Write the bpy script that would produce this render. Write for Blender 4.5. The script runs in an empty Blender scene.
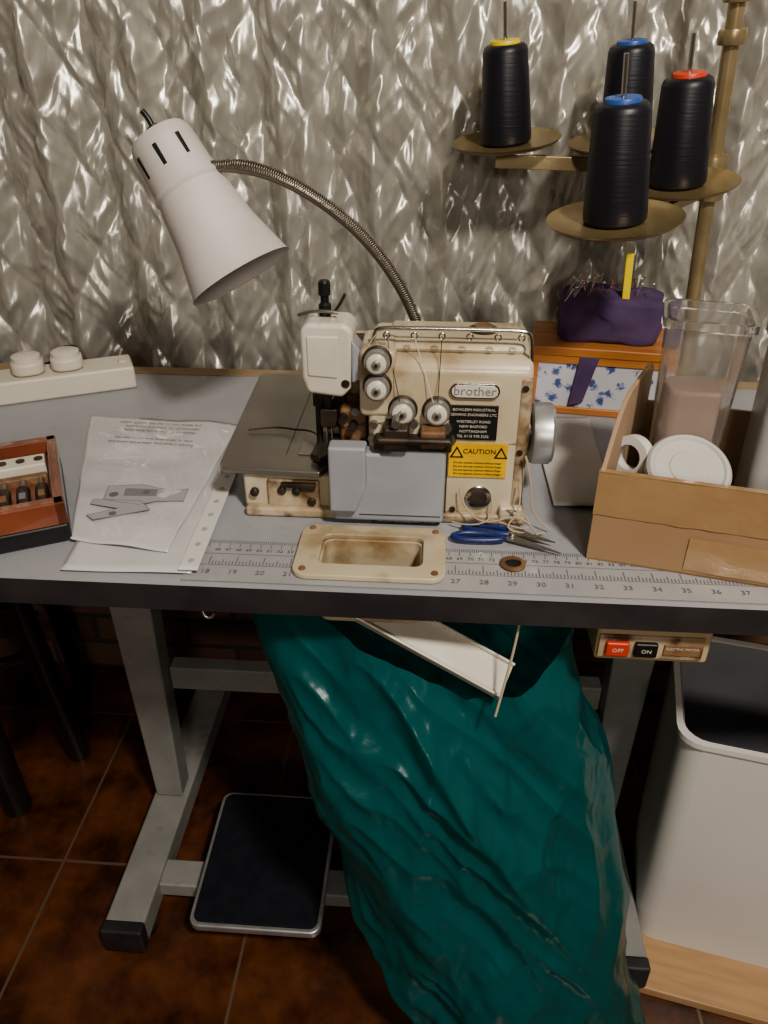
import bpy, bmesh, math, random
from mathutils import Vector, Matrix, noise, Euler
random.seed(4)
S=bpy.context.scene
COL=bpy.context.collection
# ------------------------------------------------------------------ materials
def M(name,c1,c2=None,scale=5,rough=.5,metal=0,bump=0,bscale=60,trans=0,coat=0,lo=.35,hi=.65,spec=None,stretch=None,alpha=1,detail=5,c3=None,s3=30,lo3=.55,hi3=.7,sss=0):
    m=bpy.data.materials.new(name); m.use_nodes=True
    n=m.node_tree.nodes; l=m.node_tree.links; b=n['Principled BSDF']
    b.inputs['Base Color'].default_value=(*c1,1); b.inputs['Roughness'].default_value=rough; b.inputs['Metallic'].default_value=metal
    b.inputs['Transmission Weight'].default_value=trans; b.inputs['Coat Weight'].default_value=coat; b.inputs['Alpha'].default_value=alpha
    if spec is not None: b.inputs['Specular IOR Level'].default_value=spec
    tc=n.new('ShaderNodeTexCoord'); mp=n.new('ShaderNodeMapping'); l.new(tc.outputs['Object'],mp.inputs['Vector'])
    if stretch: mp.inputs['Scale'].default_value=stretch
    if c2:
        t=n.new('ShaderNodeTexNoise'); t.inputs['Scale'].default_value=scale; t.inputs['Detail'].default_value=detail
        l.new(mp.outputs[0],t.inputs['Vector'])
        r=n.new('ShaderNodeValToRGB'); r.color_ramp.elements[0].position=lo; r.color_ramp.elements[1].position=hi
        r.color_ramp.elements[0].color=(*c1,1); r.color_ramp.elements[1].color=(*c2,1)
        l.new(t.outputs[0],r.inputs[0]); out=r.outputs[0]
        if c3:
            t3=n.new('ShaderNodeTexNoise'); t3.inputs['Scale'].default_value=s3; t3.inputs['Detail'].default_value=8
            l.new(mp.outputs[0],t3.inputs['Vector'])
            r3=n.new('ShaderNodeMapRange'); r3.inputs[1].default_value=lo3; r3.inputs[2].default_value=hi3
            l.new(t3.outputs[0],r3.inputs[0])
            mx=n.new('ShaderNodeMix'); mx.data_type='RGBA'; l.new(r3.outputs[0],mx.inputs[0]); l.new(out,mx.inputs[6]); mx.inputs[7].default_value=(*c3,1)
            out=mx.outputs[2]
        l.new(out,b.inputs['Base Color'])
    if bump:
        t2=n.new('ShaderNodeTexNoise'); t2.inputs['Scale'].default_value=bscale; t2.inputs['Detail'].default_value=4
        l.new(mp.outputs[0],t2.inputs['Vector'])
        bp=n.new('ShaderNodeBump'); bp.inputs['Strength'].default_value=bump; bp.inputs['Distance'].default_value=.01
        l.new(t2.outputs[0],bp.inputs['Height']); l.new(bp.outputs[0],b.inputs['Normal'])
    return m
# ------------------------------------------------------------------ mesh helpers
def mk(name,bm,mat,smooth=False,parent=None,bevel=0,seg=3,sub=0,auto=None):
    me=bpy.data.meshes.new(name); bmesh.ops.recalc_face_normals(bm,faces=bm.faces[:]); bm.to_mesh(me); bm.free()
    o=bpy.data.objects.new(name,me); COL.objects.link(o)
    if mat: 
        for mm in (mat if isinstance(mat,(list,tuple)) else [mat]): me.materials.append(mm)
    if smooth or bevel:
        for p in me.polygons: p.use_smooth=True
    if bevel:
        b=o.modifiers.new('bevel','BEVEL'); b.width=bevel; b.segments=seg; b.limit_method='ANGLE'; b.angle_limit=math.radians(40)
        w=o.modifiers.new('wn','WEIGHTED_NORMAL')
    if parent: o.parent=parent
    return o
def E(name,loc=(0,0,0),rot=(0,0,0)):
    o=bpy.data.objects.new(name,None); COL.objects.link(o); o.location=loc; o.rotation_euler=rot; o.empty_display_size=.05; return o
def box(name,a,b,mat,parent=None,bevel=.002,seg=3,rot=None,loc=None):
    bm=bmesh.new(); bmesh.ops.create_cube(bm,size=1)
    for v in bm.verts: v.co=Vector([(a[i]+b[i])/2+v.co[i]*(b[i]-a[i]) for i in range(3)])
    o=mk(name,bm,mat,parent=parent,bevel=bevel,seg=seg)
    if rot: o.rotation_euler=rot
    if loc: o.location=loc
    return o
def prism(name,pts,z0,z1,mat,parent=None,bevel=.001,seg=3,axis='z'):
    bm=bmesh.new()
    def P(p,h):
        return (p[0],p[1],h) if axis=='z' else ((p[0],h,p[1]) if axis=='y' else (h,p[0],p[1]))
    lo=[bm.verts.new(P(p,z0)) for p in pts]; hi=[bm.verts.new(P(p,z1)) for p in pts]
    bm.faces.new(lo); bm.faces.new(hi); n=len(pts)
    for i in range(n): bm.faces.new((lo[i],lo[(i+1)%n],hi[(i+1)%n],hi[i]))
    return mk(name,bm,mat,parent=parent,bevel=bevel,seg=seg)
def rrect(x0,y0,x1,y1,r,k=5):
    out=[]
    for cx,cy,a0 in ((x1-r,y1-r,0),(x0+r,y1-r,90),(x0+r,y0+r,180),(x1-r,y0+r,270)):
        for i in range(k+1):
            a=math.radians(a0+90*i/k); out.append((cx+r*math.cos(a),cy+r*math.sin(a)))
    return out
def lathe(name,prof,p0,p1,mat,parent=None,n=32,smooth=True,close=True):
    p0=Vector(p0); d=(Vector(p1)-p0).normalized(); q=Vector((0,0,1)).rotation_difference(d)
    bm=bmesh.new(); rings=[]
    for r,h in prof:
        rings.append([bm.verts.new(p0+q@Vector((r*math.cos(2*math.pi*i/n),r*math.sin(2*math.pi*i/n),h))) for i in range(n)])
    for a,b in zip(rings,rings[1:]):
        for i in range(n): bm.faces.new((a[i],a[(i+1)%n],b[(i+1)%n],b[i]))
    if close:
        bm.faces.new(rings[0]); bm.faces.new(rings[-1])
    o=mk(name,bm,mat,parent=parent)
    for p in o.data.polygons: p.use_smooth=smooth
    if smooth:
        e=o.modifiers.new('es','EDGE_SPLIT'); e.split_angle=math.radians(38)
    return o
def rod(name,p0,p1,r,mat,parent=None,n=16,r2=None):
    L=(Vector(p1)-Vector(p0)).length
    return lathe(name,[(r,0),(r2 if r2 else r,L)],p0,p1,mat,parent,n)
def tube(name,pts,r,mat,parent=None,res=8,cyclic=False,poly=False):
    cu=bpy.data.curves.new(name,'CURVE'); cu.dimensions='3D'; cu.bevel_depth=r; cu.bevel_resolution=4; cu.resolution_u=res
    if poly:
        s=cu.splines.new('POLY'); s.points.add(len(pts)-1)
        for p,c in zip(s.points,pts): p.co=(*c,1)
    else:
        s=cu.splines.new('NURBS'); s.points.add(len(pts)-1); s.order_u=4; s.use_endpoint_u=not cyclic
        for p,c in zip(s.points,pts): p.co=(*c,1)
    s.use_cyclic_u=cyclic; cu.use_fill_caps=True
    if mat: cu.materials.append(mat)
    o=bpy.data.objects.new(name,cu); COL.objects.link(o)
    if parent: o.parent=parent
    return o
def textmesh(name,items,mat,parent=None,ext=.0001):
    bm=bmesh.new()
    for s,size,mx in items:
        cu=bpy.data.curves.new('t','FONT'); cu.body=s; cu.size=size; cu.align_x='CENTER'; cu.align_y='CENTER'; cu.resolution_u=2; cu.extrude=ext
        o=bpy.data.objects.new('t',cu); COL.objects.link(o)
        me=bpy.data.meshes.new_from_object(o.evaluated_get(bpy.context.evaluated_depsgraph_get()))
        me.transform(mx); bm.from_mesh(me)
        bpy.data.objects.remove(o); bpy.data.meshes.remove(me)
    me=bpy.data.meshes.new(name); bm.to_mesh(me); bm.free(); me.materials.append(mat)
    o=bpy.data.objects.new(name,me); COL.objects.link(o)
    if parent:o.parent=parent
    return o
def T(x,y,z,rx=0,ry=0,rz=0): return Matrix.Translation((x,y,z))@Euler((math.radians(rx),math.radians(ry),math.radians(rz))).to_matrix().to_4x4()
def sheet(name,corners,mat,parent=None,n=24,amp=.002,sc=9,thick=.0006):
    c=[Vector(p) for p in corners]; bm=bmesh.new(); g=[]
    for j in range(n+1):
        row=[]
        for i in range(n+1):
            u=i/n;v=j/n; p=c[0]*(1-u)*(1-v)+c[1]*u*(1-v)+c[2]*u*v+c[3]*(1-u)*v
            p.z+=amp*(.5+noise.noise(Vector((p.x*sc,p.y*sc,3))))
            row.append(bm.verts.new(p))
        g.append(row)
    for j in range(n):
        for i in range(n): bm.faces.new((g[j][i],g[j][i+1],g[j+1][i+1],g[j+1][i]))
    o=mk(name,bm,mat,smooth=True,parent=parent)
    s=o.modifiers.new('s','SOLIDIFY'); s.thickness=thick; s.offset=1
    return o
# ------------------------------------------------------------------ material set
m_cream=M('cream_enamel',(.45,.38,.25),(.57,.51,.38),scale=11,rough=.32,c3=(.20,.11,.045),s3=17,lo3=.55,hi3=.74,coat=.2)
m_dirty=M('dirty_enamel',(.33,.25,.15),(.52,.43,.31),scale=30,rough=.42,c3=(.09,.045,.02),s3=36,lo3=.46,hi3=.62)
m_whiteen=M('white_enamel',(.66,.63,.56),(.58,.55,.46),scale=20,rough=.28,coat=.3,c3=(.35,.25,.15),s3=30,lo3=.62,hi3=.8)
m_bluegrey=M('bluegrey_enamel',(.30,.315,.35),(.35,.37,.40),scale=12,rough=.35,coat=.2)
m_steel=M('brushed_steel',(.33,.31,.28),(.27,.255,.23),scale=9,rough=.36,metal=.85)
m_dial=M('dial_grey',(.36,.35,.33),(.30,.29,.27),scale=9,rough=.3,metal=.5)
m_chrome=M('chrome',(.62,.61,.57),rough=.18,metal=1)
m_dark=M('dark_steel',(.03,.026,.022),(.08,.06,.045),scale=60,rough=.4,metal=.5)
m_black=M('black_plastic',(.012,.012,.013),rough=.4)
m_alu=M('aluminium',(.55,.56,.57),(.45,.45,.46),scale=40,rough=.35,metal=.7)
m_lampw=M('lamp_white',(.64,.61,.59),(.54,.51,.48),scale=12,rough=.5)
m_goose=M('gooseneck_metal',(.22,.20,.165),rough=.38,metal=.8)
m_top=M('laminate_grey',(.31,.32,.345),(.36,.37,.395),scale=5,rough=.36,c3=(.27,.27,.28),s3=60,lo3=.60,hi3=.8,bump=.03,bscale=9)
m_edge=M('table_edge',(.022,.021,.024),(.04,.036,.036),scale=20,rough=.55)
m_tan=M('tan_edge',(.36,.26,.16),(.28,.2,.12),scale=30,rough=.6)
m_leg=M('leg_grey',(.24,.245,.235),(.31,.31,.295),scale=15,rough=.5,c3=(.13,.11,.09),s3=30,lo3=.6,hi3=.9)
m_plate=M('stand_gold_paint',(.32,.245,.125),(.38,.295,.16),scale=10,rough=.30,metal=.65)
m_pole=M('stand_pole_paint',(.34,.27,.155),(.43,.35,.21),scale=25,rough=.32,metal=.6)
m_paper=M('paper_white',(.50,.50,.52),(.58,.58,.59),scale=5,rough=.25,coat=.6)
m_paper2=M('paper_plain',(.56,.55,.54),rough=.7)
m_ink=M('ink_grey',(.14,.14,.15),rough=.7)
m_inklt=M('ink_light',(.36,.36,.37),rough=.6)
m_inkmid=M('ink_mid',(.20,.20,.21),rough=.6)
m_rulerm=M('ruler_film',(.35,.355,.365),(.315,.32,.33),scale=20,rough=.3,coat=.3)
m_card=M('cardboard',(.30,.19,.105),(.35,.225,.13),scale=6,rough=.85,detail=3)
m_cardin=M('cardboard_inner',(.34,.235,.15),(.39,.275,.18),scale=5,rough=.85)
m_tape=M('packing_tape',(.33,.21,.105),(.38,.255,.14),scale=9,rough=.14,coat=1,bump=.30,bscale=16,detail=3)
m_whitepl=M('white_plastic',(.66,.65,.62),(.60,.59,.56),scale=4,rough=.4)
m_lid=M('lid_plastic',(.52,.51,.48),(.47,.46,.43),scale=4,rough=.35)
m_creampl=M('cream_plastic',(.64,.60,.52),(.56,.52,.44),scale=6,rough=.4)
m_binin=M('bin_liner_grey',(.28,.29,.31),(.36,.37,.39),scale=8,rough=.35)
m_yellow=M('label_yellow',(.78,.50,.03),(.62,.38,.03),scale=50,rough=.4)
m_wood=M('orange_wood',(.36,.14,.04),(.48,.21,.07),scale=10,rough=.4,stretch=(1,8,8))
m_purple=M('purple_velvet',(.070,.042,.105),(.10,.065,.145),scale=25,rough=.95)
m_red=M('red_switch',(.55,.06,.03),rough=.4)
m_switchbox=M('switch_box_beige',(.46,.36,.22),(.52,.42,.27),scale=15,rough=.45)
m_brown=M('rust_brown',(.13,.065,.03),(.25,.15,.08),scale=60,rough=.6)
m_blueh=M('blue_handle',(.015,.03,.14),rough=.35)
m_chair=M('black_wood',(.012,.009,.008),(.025,.018,.014),scale=20,rough=.3)
m_orange=M('redbrown_plastic',(.26,.085,.045),(.17,.055,.03),scale=15,rough=.22,coat=.6)
# ------------------------------------------------------------------ room
def tile_floor():
    m=bpy.data.materials.new('terracotta_tiles'); m.use_nodes=True; n=m.node_tree.nodes; l=m.node_tree.links; b=n['Principled BSDF']
    tc=n.new('ShaderNodeTexCoord'); mp=n.new('ShaderNodeMapping'); l.new(tc.outputs['Object'],mp.inputs[0]); mp.inputs['Location'].default_value=(.588,-.762,0)
    br=n.new('ShaderNodeTexBrick'); br.offset=0; br.inputs['Scale'].default_value=1; br.inputs['Brick Width'].default_value=.33; br.inputs['Row Height'].default_value=.33
    br.inputs['Mortar Size'].default_value=.0024; br.inputs['Mortar Smooth'].default_value=.1
    l.new(mp.outputs[0],br.inputs['Vector'])
    t=n.new('ShaderNodeTexNoise'); t.inputs['Scale'].default_value=11; t.inputs['Detail'].default_value=10; t.inputs['Roughness'].default_value=.62
    l.new(tc.outputs['Object'],t.inputs['Vector'])
    r=n.new('ShaderNodeValToRGB'); r.color_ramp.elements[0].position=.36; r.color_ramp.elements[1].position=.68
    r.color_ramp.elements[0].color=(.035,.012,.006,1); r.color_ramp.elements[1].color=(.165,.060,.024,1)
    l.new(t.outputs[0],r.inputs[0]); l.new(r.outputs[0],br.inputs['Color1']); l.new(r.outputs[0],br.inputs['Color2'])
    br.inputs['Mortar'].default_value=(.14,.095,.065,1)
    l.new(br.outputs['Color'],b.inputs['Base Color']); b.inputs['Roughness'].default_value=.28
    bp=n.new('ShaderNodeBump'); bp.inputs['Strength'].default_value=.4; bp.inputs['Distance'].default_value=.004; bp.invert=True
    l.new(br.outputs['Fac'],bp.inputs['Height']); l.new(bp.outputs[0],b.inputs['Normal'])
    return m
def brick_wall():
    m=bpy.data.materials.new('brown_brick'); m.use_nodes=True; n=m.node_tree.nodes; l=m.node_tree.links; b=n['Principled BSDF']
    tc=n.new('ShaderNodeTexCoord'); mp=n.new('ShaderNodeMapping'); l.new(tc.outputs['Object'],mp.inputs[0]); mp.inputs['Rotation'].default_value=(math.radians(90),0,0)
    br=n.new('ShaderNodeTexBrick'); br.inputs['Scale'].default_value=1; br.inputs['Brick Width'].default_value=.2; br.inputs['Row Height'].default_value=.07
    br.inputs['Mortar Size'].default_value=.006
    br.inputs['Color1'].default_value=(.12,.068,.048,1); br.inputs['Color2'].default_value=(.20,.11,.08,1); br.inputs['Mortar'].default_value=(.07,.055,.05,1)
    l.new(mp.outputs[0],br.inputs['Vector']); l.new(br.outputs['Color'],b.inputs['Base Color']); b.inputs['Roughness'].default_value=.6
    return m
m_plaster=M('plaster',(.42,.38,.33),(.38,.34,.29),scale=4,rough=.8)
box('floor',(-1.8,-2,-.05),(1.8,1.3,0),tile_floor(),bevel=0)
box('wall_back',(-1.8,1.23,0),(1.8,1.3,2.5),brick_wall(),bevel=0)
box('wall_left',(-1.87,-2,0),(-1.8,1.3,2.5),m_plaster,bevel=0)
box('wall_right',(1.8,-2,0),(1.87,1.3,2.5),m_plaster,bevel=0)
box('wall_front',(-1.87,-2.07,0),(1.87,-2,2.5),m_plaster,bevel=0)
box('ceiling',(-1.87,-2.07,2.5),(1.87,1.3,2.55),m_plaster,bevel=0)
# ------------------------------------------------------------------ curtain
def curtain():
    m=bpy.data.materials.new('crushed_satin'); m.use_nodes=True; n=m.node_tree.nodes; l=m.node_tree.links; b=n['Principled BSDF']
    b.inputs['Metallic'].default_value=.5; b.inputs['Roughness'].default_value=.34
    tc=n.new('ShaderNodeTexCoord'); mp=n.new('ShaderNodeMapping'); l.new(tc.outputs['Object'],mp.inputs[0]); mp.inputs['Scale'].default_value=(1,1,.5)
    t=n.new('ShaderNodeTexNoise'); t.inputs['Scale'].default_value=60; t.inputs['Detail'].default_value=3
    l.new(mp.outputs[0],t.inputs['Vector'])
    r=n.new('ShaderNodeValToRGB'); r.color_ramp.elements[0].position=.3; r.color_ramp.elements[1].position=.7
    r.color_ramp.elements[0].color=(.44,.43,.385,1); r.color_ramp.elements[1].color=(.54,.53,.48,1)
    l.new(t.outputs[0],r.inputs[0]); l.new(r.outputs[0],b.inputs['Base Color'])
    bp=n.new('ShaderNodeBump'); bp.inputs['Strength'].default_value=.25; bp.inputs['Distance'].default_value=.003
    l.new(t.outputs[0],bp.inputs['Height']); l.new(bp.outputs[0],b.inputs['Normal'])
    bm=bmesh.new(); nx,nz=900,440; x0,x1,z0,z1=-1.0,1.05,.68,2.2
    N=noise.noise; g=[]
    for j in range(nz+1):
        z=z0+(z1-z0)*j/nz; row=[]
        for i in range(nx+1):
            x=x0+(x1-x0)*i/nx
            w=N(Vector((x*2.5,z*.6,1)))
            y=.015*math.sin(2*math.pi*x/.118+1.6*w)+.005*math.sin(2*math.pi*x/.047+3*w+z)
            wob=.0065*N(Vector((x*11,z*11,7)))
            a=(x+z*.58+wob)/.074; c=(x-z*.58-wob)/.074
            da=abs(a-round(a))*2; dc=abs(c-round(c))*2
            puff=min(1,da*1.4)*min(1,dc*1.4)
            y+=.0100*puff**.6
            p1=x*.87+z*.49; q1=-x*.49+z*.87; p2=x*.87-z*.49; q2=x*.49+z*.87
            mk_=.5+.5*math.tanh(5*N(Vector((x*16,z*11,31))))
            s1=N(Vector((p1*50,q1*16,11))); s2=N(Vector((p2*50,q2*16,21)))
            y+=.0042*((1-2.2*abs(s1))*mk_+(1-2.2*abs(s2))*(1-mk_))
            y+=.0016*(1-2*abs(N(Vector((x*95,z*24,41)))))
            row.append(bm.verts.new((x,1.172-y,z)))
        g.append(row)
    for j in range(nz):
        for i in range(nx): bm.faces.new((g[j][i],g[j][i+1],g[j+1][i+1],g[j+1][i]))
    return mk('curtain',bm,m,smooth=True)
curtain()
# ------------------------------------------------------------------ table
tb=E('sewing_table')
top=box('tabletop',(-.70,.541,.722),(.62,1.075,.75),[m_top,m_edge],tb,bevel=0)
for p in top.data.polygons: p.material_index=0 if p.normal.z>.5 else 1
cut=box('cutter',(-.103,.574,.60),(-.004,.626,.80),None,None,bevel=0)
bo=top.modifiers.new('hole','BOOLEAN'); bo.object=cut; bo.solver='EXACT'
dg=bpy.context.evaluated_depsgraph_get(); me=bpy.data.meshes.new_from_object(top.evaluated_get(dg)); top.modifiers.clear(); top.data=me
bpy.data.objects.remove(cut)
box('back_trim',(-.70,1.05,.7502),(.62,1.0755,.7515),m_tan,tb,bevel=0)
for nm,x in (('l',-.428),('r',.300)):
    prism('upright_'+nm,[(x-.024,.06),(x+.022,.06),(x+.034,.722),(x-.038,.722)],.855,.895,m_leg,tb,axis='y',bevel=.004)
    box('foot_'+nm,(x-.03,.63,.012),(x+.03,1.15,.058),m_leg,tb,bevel=.004)
    box('foot_cap_'+nm,(x-.031,.615,.01),(x+.031,.635,.06),m_edge,tb,bevel=.004)
    lathe('glide_f_'+nm,[(.02,0),(.022,.012)],(x+.012,.66,0),(x+.012,.66,1),m_dark,tb)
    lathe('glide_b_'+nm,[(.02,0),(.022,.012)],(x,1.1,0),(x,1.1,1),m_dark,tb)
    box('rail_top_'+nm,(x-.03,.60,.69),(x+.03,1.05,.722),m_leg,tb,bevel=.003)
box('cross_beam',(-.40,.882,.285),(.27,.91,.33),m_leg,tb,bevel=.003)
box('pedal_beam',(-.40,.70,.022),(.27,.745,.05),m_leg,tb,bevel=.003)
# ruler
rl=E('ruler_tape')
box('film_front',(-.222,.548,.7503),(.60,.5745,.7508),m_rulerm,rl,bevel=0)
box('film_left',(-.222,.574,.7503),(-.103,.616,.7508),m_rulerm,rl,bevel=0)
box('film_right',(-.004,.574,.7503),(.60,.616,.7508),m_rulerm,rl,bevel=0)
bm=bmesh.new()
def hole(x): return -.104<x<-.003
def tick(x,y0,y1,w=.0004):
    vs=[bm.verts.new(p) for p in ((x-w,y0,.7511),(x+w,y0,.7511),(x+w,y1,.7511),(x-w,y1,.7511))]; bm.faces.new(vs)
for mmv in range(0,400):
    c=44+mmv*.2; x=.0504+(c-71.12)*.01
    if x<-.215 or x>.595 or hole(x): continue
    L=.011 if mmv%5==0 else .005
    tick(x,.615-L,.615)
for q in range(0,260):
    inch=18+q/8; x=.0504+(inch-28)*.0254
    if x<-.215 or x>.595 or hole(x): continue
    L=.013 if q%8==0 else (.008 if q%4==0 else .005)
    tick(x,.575-.0,.575+L,.0005)
for x0,x1,y in ((-.222,.60,.548),(-.222,-.104,.592),(-.003,.60,.592)):
    vs=[bm.verts.new(p) for p in ((x0,y,.7511),(x1,y,.7511),(x1,y+.0006,.7511),(x0,y+.0006,.7511))]; bm.faces.new(vs)
mk('ticks',bm,m_ink,parent=rl)
it=[]
for n_ in range(18,50):
    x=.0504+(n_-28)*.0254
    if -.21<x<.59: it.append((str(n_),.009,T(x,.563,.7512)))
for n_ in range(44,130):
    x=.0504+(n_-71.12)*.01
    if -.21<x<.59 and not hole(x): it.append((str(n_),.006,T(x,.599,.7512)))
textmesh('numbers',it,m_ink,rl)
# ------------------------------------------------------------------ waste chute
ch=E('waste_chute')
def frame(name,o,i,z0,z1,mat,par):
    a=rrect(*o); b=rrect(*i); bm=bmesh.new(); n=len(a)
    A=[[bm.verts.new((p[0],p[1],z)) for p in a] for z in (z0,z1)]; B=[[bm.verts.new((p[0],p[1],z)) for p in b] for z in (z0,z1)]
    for k in range(n):
        j=(k+1)%n
        bm.faces.new((A[0][k],A[0][j],A[1][j],A[1][k])); bm.faces.new((B[0][k],B[1][k],B[1][j],B[0][j]))
        bm.faces.new((A[1][k],A[1][j],B[1][j],B[1][k])); bm.faces.new((A[0][k],B[0][k],B[0][j],A[0][j]))
    return mk(name,bm,mat,parent=par,bevel=.0015)
frame('rim',(-.124,.556,.016,.642,.014),(-.1015,.5755,-.0055,.6245,.008),.7512,.757,m_cream,ch)
frame('throat',(-.1025,.5745,-.0045,.6255,.01),(-.0995,.5775,-.0075,.6225,.008),.69,.752,m_cream,ch)
fl=box('inner_ramp',(-.100,.578,-.002),(-.008,.628,.002),m_dirty,ch,bevel=0); fl.location=(0,0,.704)
for x,y in ((-.114,.565),(.006,.565),(-.114,.634),(.006,.634)):
    lathe('screw',[(.0035,0),(.003,.0015)],(x,y,.757),(x,y,1),m_brown,ch,n=12)
sl=box('slide',(-.019,0,-.003),(.019,.18,.003),m_whiteen,ch,bevel=.001)
lp_=box('slide_lip_a',(-.019,0,.0),(-.016,.18,.008),m_whiteen,ch,bevel=.001)
lq_=box('slide_lip_b',(.016,0,.0),(.019,.18,.008),m_whiteen,ch,bevel=.001)
p0=Vector((-.080,.595,.708)); p1=Vector((.085,.565,.628)); d=(p1-p0).normalized()
e1=d.cross(Vector((0,-.5,.86))).normalized(); mw=Matrix.Translation(p0)@Matrix((e1,d,e1.cross(d))).transposed().to_4x4()
for o in (sl,lp_,lq_): o.matrix_world=mw
# ------------------------------------------------------------------ machine
mc=E('overlock_sewing_machine')
box('base',(-.188,.662,.7505),(.095,.80,.761),m_dirty,mc,bevel=.003)
box('left_base',(-.19,.672,.756),(-.098,.85,.795),m_cream,mc,bevel=.004)
box('left_base_panel',(-.165,.668,.760),(-.112,.674,.790),m_dirty,mc,bevel=.002)
for i,(x,z) in enumerate(((-.178,.776),(-.150,.779),(-.135,.779),(-.120,.767))):
    lathe('base_screw_%d'%i,[(.0045,0),(.0045,.004),(.003,.005)],(x,.670,z),(x,0,z),m_dark,mc,n=16)
box('base_slot',(-.150,.663,.784),(-.115,.672,.789),m_dark,mc,bevel=.001)
prism('cloth_plate',[(-.214,.680),(-.208,.668),(-.110,.664),(-.104,.676),(-.100,.70),(-.098,.93),(-.218,.93),(-.224,.92)],.796,.803,m_steel,mc,bevel=.002)
box('plate_seam',(-.1500,.70,.8031),(-.1492,.925,.8034),m_dark,mc,bevel=0)
box('needle_plate',(-.138,.70,.803),(-.098,.76,.8050),m_steel,mc,bevel=.001)
bx=[(.668,.757),(.668,.905),(.676,.917),(.765,.924),(.775,.915),(.775,.757)]
prism('body',[(p[0],p[1]) for p in bx],-.062,.090,m_cream,mc,axis='x',bevel=.006,seg=4)
box('body_edge_grime',(.078,.6665,.765),(.0905,.70,.905),m_dirty,mc,bevel=.004)
box('top_cover',(-.045,.690,.918),(.083,.765,.9265),m_cream,mc,bevel=.005)
lathe('oil_window',[(.014,0),(.014,.004),(.011,.005)],(.045,.735,.925),(.045,.735,1),m_dark,mc)
lathe('oil_window_glass',[(.010,0),(.009,.003)],(.045,.735,.929),(.045,.735,1),m_brown,mc)
box('panel_line',(-.02,.6672,.838),(.088,.6685,.8392),m_dirty,mc,bevel=0)
box('panel_line_v',(.014,.6655,.760),(.0152,.668,.838),m_dark,mc,bevel=0)
prism('looper_cover',[(-.096,.757),(.013,.757),(.013,.838),(-.036,.838),(-.040,.832),(-.096,.832)],.650,.672,m_bluegrey,mc,axis='y',bevel=.004)
prism('looper_cover_step',[(-.098,.772),(-.072,.772),(-.062,.80),(-.062,.842),(-.098,.842)],.640,.66,m_bluegrey,mc,axis='y',bevel=.003)
box('cover_lower_line',(-.07,.6492,.765),(.010,.6502,.7655),m_dark,mc,bevel=0)
box('caution_strip',(-.058,.655,.7535),(.010,.661,.7575),m_black,mc,bevel=0)
textmesh('caution_strip_text',[('CAUTION RE-ENGAGE SAFETY LATCH',.0034,T(-.024,.6548,.7555,90))],m_whiteen,mc)
box('mechanism_bar',(-.055,.648,.836),(.018,.667,.847),m_dark,mc,bevel=.002)
box('mechanism_block_a',(-.046,.642,.838),(-.022,.667,.862),m_dark,mc,bevel=.003)
box('mechanism_block_b',(-.012,.646,.840),(.012,.667,.858),m_brown,mc,bevel=.003)
rod('mechanism_pin',(-.05,.643,.850),(.016,.643,.850),.0035,m_dark,mc)
rod('mechanism_pin_b',(-.034,.668,.868),(-.034,.638,.868),.004,m_steel,mc)
for i,(x,z) in enumerate(((-.018,.858),(.014,.855),(.018,.842),(-.058,.842),(-.056,.856))):
    lathe('nut_%d'%i,[(.004,0),(.004,.006)],(x,.667,z),(x,0,z),m_steel,mc,n=6,smooth=False)
box('tension_tower',(-.070,.666,.862),(-.036,.73,.928),m_cream,mc,bevel=.006)
def dial(i,x,z,y=.664,r=.0125):
    lathe('dial_plate_%d'%i,[(r*1.08,0),(r*1.08,.002),(r*.95,.003)],(x,y,z),(x,0,z),m_dark,mc,n=28)
    lathe('dial_ring_%d'%i,[(r*.92,.002),(r*.95,.008),(r*.88,.0105),(r*.6,.0105)],(x,y,z),(x,0,z),m_dial,mc,n=28)
    lathe('dial_face_%d'%i,[(r*.72,.0090),(r*.72,.0125),(r*.62,.0135),(r*.3,.0138)],(x,y,z),(x,0,z),m_whiteen,mc,n=28)
    lathe('dial_hub_%d'%i,[(r*.34,.0138),(r*.34,.0150),(r*.26,.0155),(r*.1,.0155)],(x,y,z),(x,0,z),m_dial,mc,n=16)
    lathe('dial_pin_%d'%i,[(r*.14,.0150),(r*.14,.0165),(r*.1,.0175)],(x,y,z),(x,0,z),m_dark,mc,n=16)
dial(0,-.0525,.920);dial(1,-.0525,.895);dial(2,-.029,.871,.668,.013);dial(3,.003,.871,.668,.013)
prism('badge',[(p[0],p[1]) for p in rrect(.014,.884,.060,.899,.0072)],.665,.668,m_chrome,mc,axis='y',bevel=.0005)
prism('badge_face',[(p[0],p[1]) for p in rrect(.0158,.8858,.0582,.8972,.0055)],.6645,.667,m_whiteen,mc,axis='y',bevel=0)
textmesh('badge_text',[('brother',.0125,T(.037,.6642,.8918,90))],m_inkmid,mc,ext=.0002)
box('dealer_label',(.015,.666,.842),(.060,.6685,.877),m_black,mc,bevel=.0003)
textmesh('dealer_text',[(s,.0038,T(.0375,.6656,z,90)) for s,z in (('BOWLEEM INDUSTRIAL',.873),('SEWING ENGINEERS LTC',.868),('WESTERLEY ROAD',.861),('NEW BASFORD',.856),('NOTTINGHAM',.851),('TEL 0115 978 3232',.846))],m_whiteen,mc)
box('caution_label',(.016,.666,.802),(.072,.6685,.839),m_yellow,mc,bevel=.0003)
textmesh('caution_text',[('CAUTION',.0070,T(.045,.6656,.830,90))]+[('Do not operate machine without finger',.0029,T(.044,.6656,z,90)) for z in (.818,.814,.810,.806)],m_black,mc)
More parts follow.
